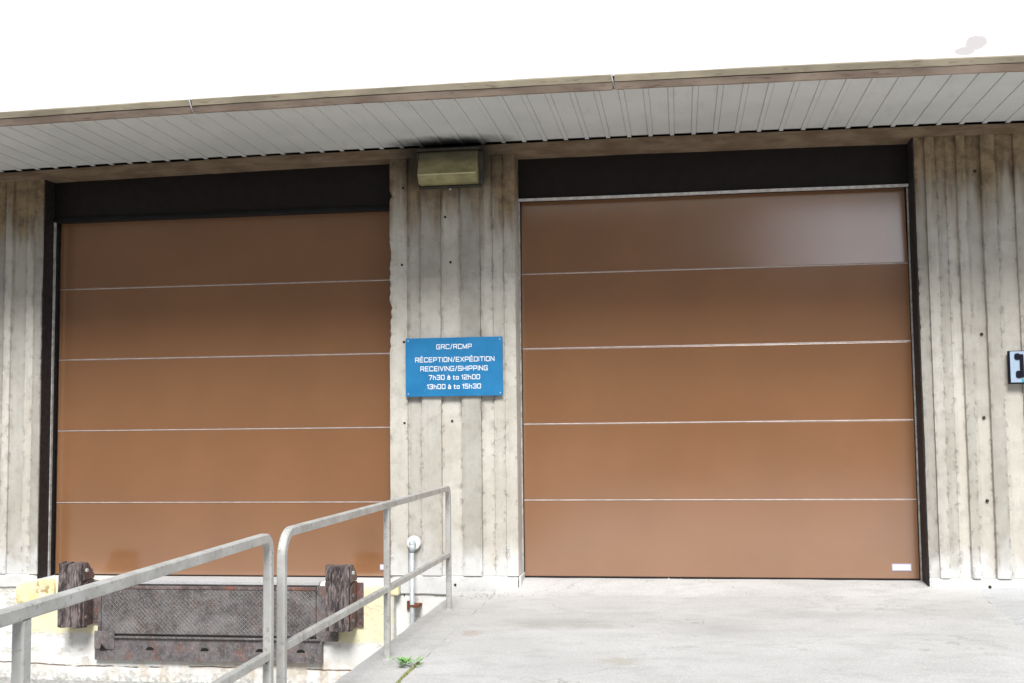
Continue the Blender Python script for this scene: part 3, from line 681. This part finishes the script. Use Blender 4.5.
# extended square lettering, drawn as strokes in a unit cell
GL = {
 'G': (1, [[(1, .86), (.93, 1), (.07, 1), (0, .86), (0, .14), (.07, 0), (.93, 0), (1, .14), (1, .46), (.55, .46)]]),
 'R': (1, [[(0, 0), (0, 1), (.9, 1), (1, .9), (1, .56), (.9, .46), (0, .46)], [(.62, .46), (1, 0)]]),
 'C': (1, [[(1, .84), (.93, 1), (.07, 1), (0, .86), (0, .14), (.07, 0), (.93, 0), (1, .16)]]),
 '/': (.5, [[(0, -.08), (.5, 1.08)]]),
 'M': (1.15, [[(0, 0), (0, 1), (.575, .05), (1.15, 1), (1.15, 0)]]),
 'P': (1, [[(0, 0), (0, 1), (.9, 1), (1, .9), (1, .52), (.9, .42), (0, .42)]]),
 'E': (.95, [[(.95, 1), (0, 1), (0, 0), (.95, 0)], [(0, .5), (.85, .5)]]),
 'T': (1, [[(0, 1), (1, 1)], [(.5, 1), (.5, 0)]]),
 'I': (.0, [[(0, 0), (0, 1)]]),
 'O': (1, [[(.07, 1), (.93, 1), (1, .86), (1, .14), (.93, 0), (.07, 0), (0, .14), (0, .86), (.07, 1)]]),
 'N': (1, [[(0, 0), (0, 1), (1, 0), (1, 1)]]),
 'X': (1, [[(0, 0), (1, 1)], [(0, 1), (1, 0)]]),
 'D': (1, [[(0, 0), (0, 1), (.88, 1), (1, .84), (1, .16), (.88, 0), (0, 0)]]),
 'V': (1, [[(0, 1), (.5, 0), (1, 1)]]),
 'S': (1, [[(1, .84), (.93, 1), (.07, 1), (0, .9), (0, .6), (.07, .5), (.93, .5), (1, .4), (1, .1), (.93, 0), (.07, 0), (0, .16)]]),
 'H': (1, [[(0, 0), (0, 1)], [(1, 0), (1, 1)], [(0, .5), (1, .5)]]),
 '7': (.9, [[(0, 1), (.9, 1), (.35, 0)]]),
 '3': (.9, [[(0, .86), (.07, 1), (.83, 1), (.9, .9), (.9, .6), (.83, .5), (.3, .5)], [(.83, .5), (.9, .4), (.9, .1), (.83, 0), (.07, 0), (0, .14)]]),
 '1': (.3, [[(0, .78), (.3, 1), (.3, 0)]]),
 '2': (.9, [[(0, .84), (.07, 1), (.83, 1), (.9, .9), (.9, .6), (.83, .5), (.07, .42), (0, .32), (0, 0), (.9, 0)]]),
 '5': (.9, [[(.9, 1), (0, 1), (0, .56), (.83, .56), (.9, .46), (.9, .1), (.83, 0), (.07, 0), (0, .14)]]),
 '0': (.9, [[(.07, 1), (.83, 1), (.9, .86), (.9, .14), (.83, 0), (.07, 0), (0, .14), (0, .86), (.07, 1)]]),
 'h': (.7, [[(0, 0), (0, 1)], [(0, .62), (.62, .62), (.7, .52), (.7, 0)]]),
 'a': (.7, [[(.05, .64), (.62, .64), (.7, .54), (.7, 0), (.08, 0), (0, .1), (0, .26), (.08, .36), (.7, .36)]]),
 't': (.5, [[(.15, .9), (.15, .08), (.22, 0), (.5, 0)], [(0, .64), (.5, .64)]]),
 'o': (.7, [[(.06, .64), (.64, .64), (.7, .54), (.7, .1), (.64, 0), (.06, 0), (0, .1), (0, .54), (.06, .64)]]),
}
ACC = {'\u00c9': ('E', [(.35, 1.2), (.62, 1.38)]), '\u00e0': ('a', [(.2, .98), (.42, .82)])}
for sx, sz in ((-1.025, 1.738), (-.142, 1.738), (-1.025, 2.243), (-.142, 2.243)):
    bm = bmesh.new(); cyl(bm, (sx, -.3305, sz), (sx, -.3345, sz), .0075, 10, .005); link('screw', bm, 'pipe_grey', SG)
def text(body, xc, zc, wdt, hgt, y, mat, parent):
    cur = 0; strokes = []; st = .19
    for ch in body:
        if ch == ' ': cur += .55; continue
        acc = None
        if ch in ACC: ch, acc = ACC[ch]
        wg, ls = GL[ch]
        for l in ls + ([acc] if acc else []): strokes.append([(cur + p[0], p[1]) for p in l])
        cur += wg + .42
    tot = cur - .42 + st; k = wdt / tot; kz = hgt / (1 + st); bm = bmesh.new(); q = 0
    for l in strokes:
        for a, b in zip(l[:-1], l[1:]):
            d = Vector((b[0] - a[0], b[1] - a[1])).normalized(); nn = Vector((-d.y, d.x)) * st / 2; e = d * st * .38
            c4 = [(a[0] - e.x + nn.x, a[1] - e.y + nn.y), (b[0] + e.x + nn.x, b[1] + e.y + nn.y), (b[0] + e.x - nn.x, b[1] + e.y - nn.y), (a[0] - e.x - nn.x, a[1] - e.y - nn.y)]
            yy = y - .0012 - .00006 * (q % 14); q += 1
            pts = [(xc - wdt / 2 + (u + st / 2) * k, zc - hgt / 2 + (v + st / 2) * kz) for u, v in c4]
            prism(bm, pts, 'y', y + .0002, yy)
    return link('lettering', bm, mat, parent)
for body, a, b, z0, z1 in [('GRC/RCMP', -.751, -.410, 2.158, 2.205), ('R\u00c9CEPTION/EXP\u00c9DITION', -.957, -.194, 2.036, 2.083), ('RECEIVING/SHIPPING', -.906, -.259, 1.950, 1.998), ('7h30 \u00e0 to 12h00', -.827, -.333, 1.868, 1.915), ('13h00 \u00e0 to 15h30', -.844, -.325, 1.781, 1.828)]:
    text(body, (a + b) / 2, (z0 + z1) / 2, b - a, z1 - z0, -.3312, 'sign_white', SG)

# ------------------------------------------------------------------ telephone sign
PH = empty('telephone_sign', (4.545, -.32, 1.745), 'small pale telephone sign with a black handset at the right edge', 'sign')
link('sign_box', B(((4.396, -.355, 1.745), (4.69, -.309, 2.036)), bev=.004), 'phone_black', PH)
link('face_panel', B(((4.407, -.359, 1.757), (4.68, -.3555, 2.03)), bev=.001), 'phone_white', PH)
bm = bmesh.new()
def rr(x0, x1, z0, z1, r, ya, yb):
    pts = []
    for cx_, cz_, a in ((x1 - r, z1 - r, 0), (x0 + r, z1 - r, 90), (x0 + r, z0 + r, 180), (x1 - r, z0 + r, 270)):
        pts += [(cx_ + r * math.cos(R(a + q * 22.5)), cz_ + r * math.sin(R(a + q * 22.5))) for q in range(5)]
    prism(bm, pts, 'y', ya, yb)
rr(4.442, 4.492, 1.955, 2.012, .02, -.366, -.3595); rr(4.450, 4.500, 1.795, 1.860, .02, -.366, -.3595)
rr(4.486, 4.518, 1.80, 2.005, .012, -.3685, -.3595)
link('handset', bm, 'phone_black', PH)
bm = bmesh.new(); rr(4.545, 4.66, 1.80, 2.0, .01, -.3625, -.3595); link('dial_panel', bm, 'phone_black', PH)
link('teal_band', B(((4.497, -.3615, 1.758), (4.679, -.3595, 1.785))), 'phone_teal', PH)

# ------------------------------------------------------------------ pipe on the pier
PI_ = empty('wall_pipe', (-.972, -.37, -.5), 'thin grey pipe dropping from a round white flange behind the handrail', 'pipe')
bm = bmesh.new(); cyl(bm, (-.985, -.30, .337), (-.985, -.322, .337), .068, 28, .060); link('wall_flange', bm, 'flange_white', PI_)
bm = bmesh.new(); cyl(bm, (-.985, -.322, .337), (-.985, -.385, .337), .028, 16)
bmesh.ops.create_uvsphere(bm, u_segments=14, v_segments=8, radius=.031, matrix=Matrix.Translation((-.985, -.385, .337)))
cyl(bm, (-.985, -.385, .337), (-.985, -.385, .258), .030, 16, .024); link('elbow', bm, 'pipe_grey', PI_, smooth=True)
bm = bmesh.new(); cyl(bm, (-.985, -.385, .26), (-.985, -.385, -.98), .021, 14); link('pipe_run', bm, 'pipe_grey', PI_, smooth=True)
link('pipe_clamp', B(((-1.0, -.408, -.245), (-.915, -.268, -.222)), bev=.003), 'rust_bolt', PI_)

# ------------------------------------------------------------------ weed in the joint
WX, WY = -.275, -3.60; WZ = floor_z(WX, WY) - .006
bm = bmesh.new()
for i in range(64):
    a = random.random() * 6.28; rr_ = abs(random.gauss(0, .04)); bx, by = WX + rr_ * 1.2 * math.cos(a), WY + rr_ * math.sin(a)
    L = random.uniform(.024, .052); wd = L * .42; tilt = random.uniform(.15, .8); d = Vector((math.cos(a) * math.cos(tilt), math.sin(a) * math.cos(tilt), math.sin(tilt))); sd_ = Vector((-math.sin(a), math.cos(a), 0))
    p = Vector((bx, by, WZ + .002 + random.uniform(0, .035)))
    pts = [p, p + d * L * .35 + sd_ * wd * .5, p + d * L * .8 + sd_ * wd * .35 - Vector((0, 0, .002)), p + d * L, p + d * L * .8 - sd_ * wd * .35 - Vector((0, 0, .002)), p + d * L * .35 - sd_ * wd * .5]
    bm.faces.new([bm.verts.new(q) for q in pts])
o = link('weed', bm, 'leaf', loc=(WX, WY, WZ)); o['label'] = 'small bright green weed growing in the joint by the middle handrail post'; o['category'] = 'weed'

# ------------------------------------------------------------------ unseen blocks added behind the camera: they cut off sky and darken door reflections
YB = empty('sky_blocker', (0, -36, -.985), 'unseen brick blocks added behind the camera to block sky and shape the door reflections', 'building')
YB['category'] = 'building'
link('wall', B(((-70, -50, -.985), (5.4, -34, 24)), ((5.402, -48, -.985), (60, -34.01, 9.8))), 'blocker_brick', YB)
for i in range(12):
    x = -30 + i * 5.2
    link('blocker_window', B(((x, -33.98, 1.5), (x + 2.4, -33.93, 3.4))), 'blocker_glass', YB)
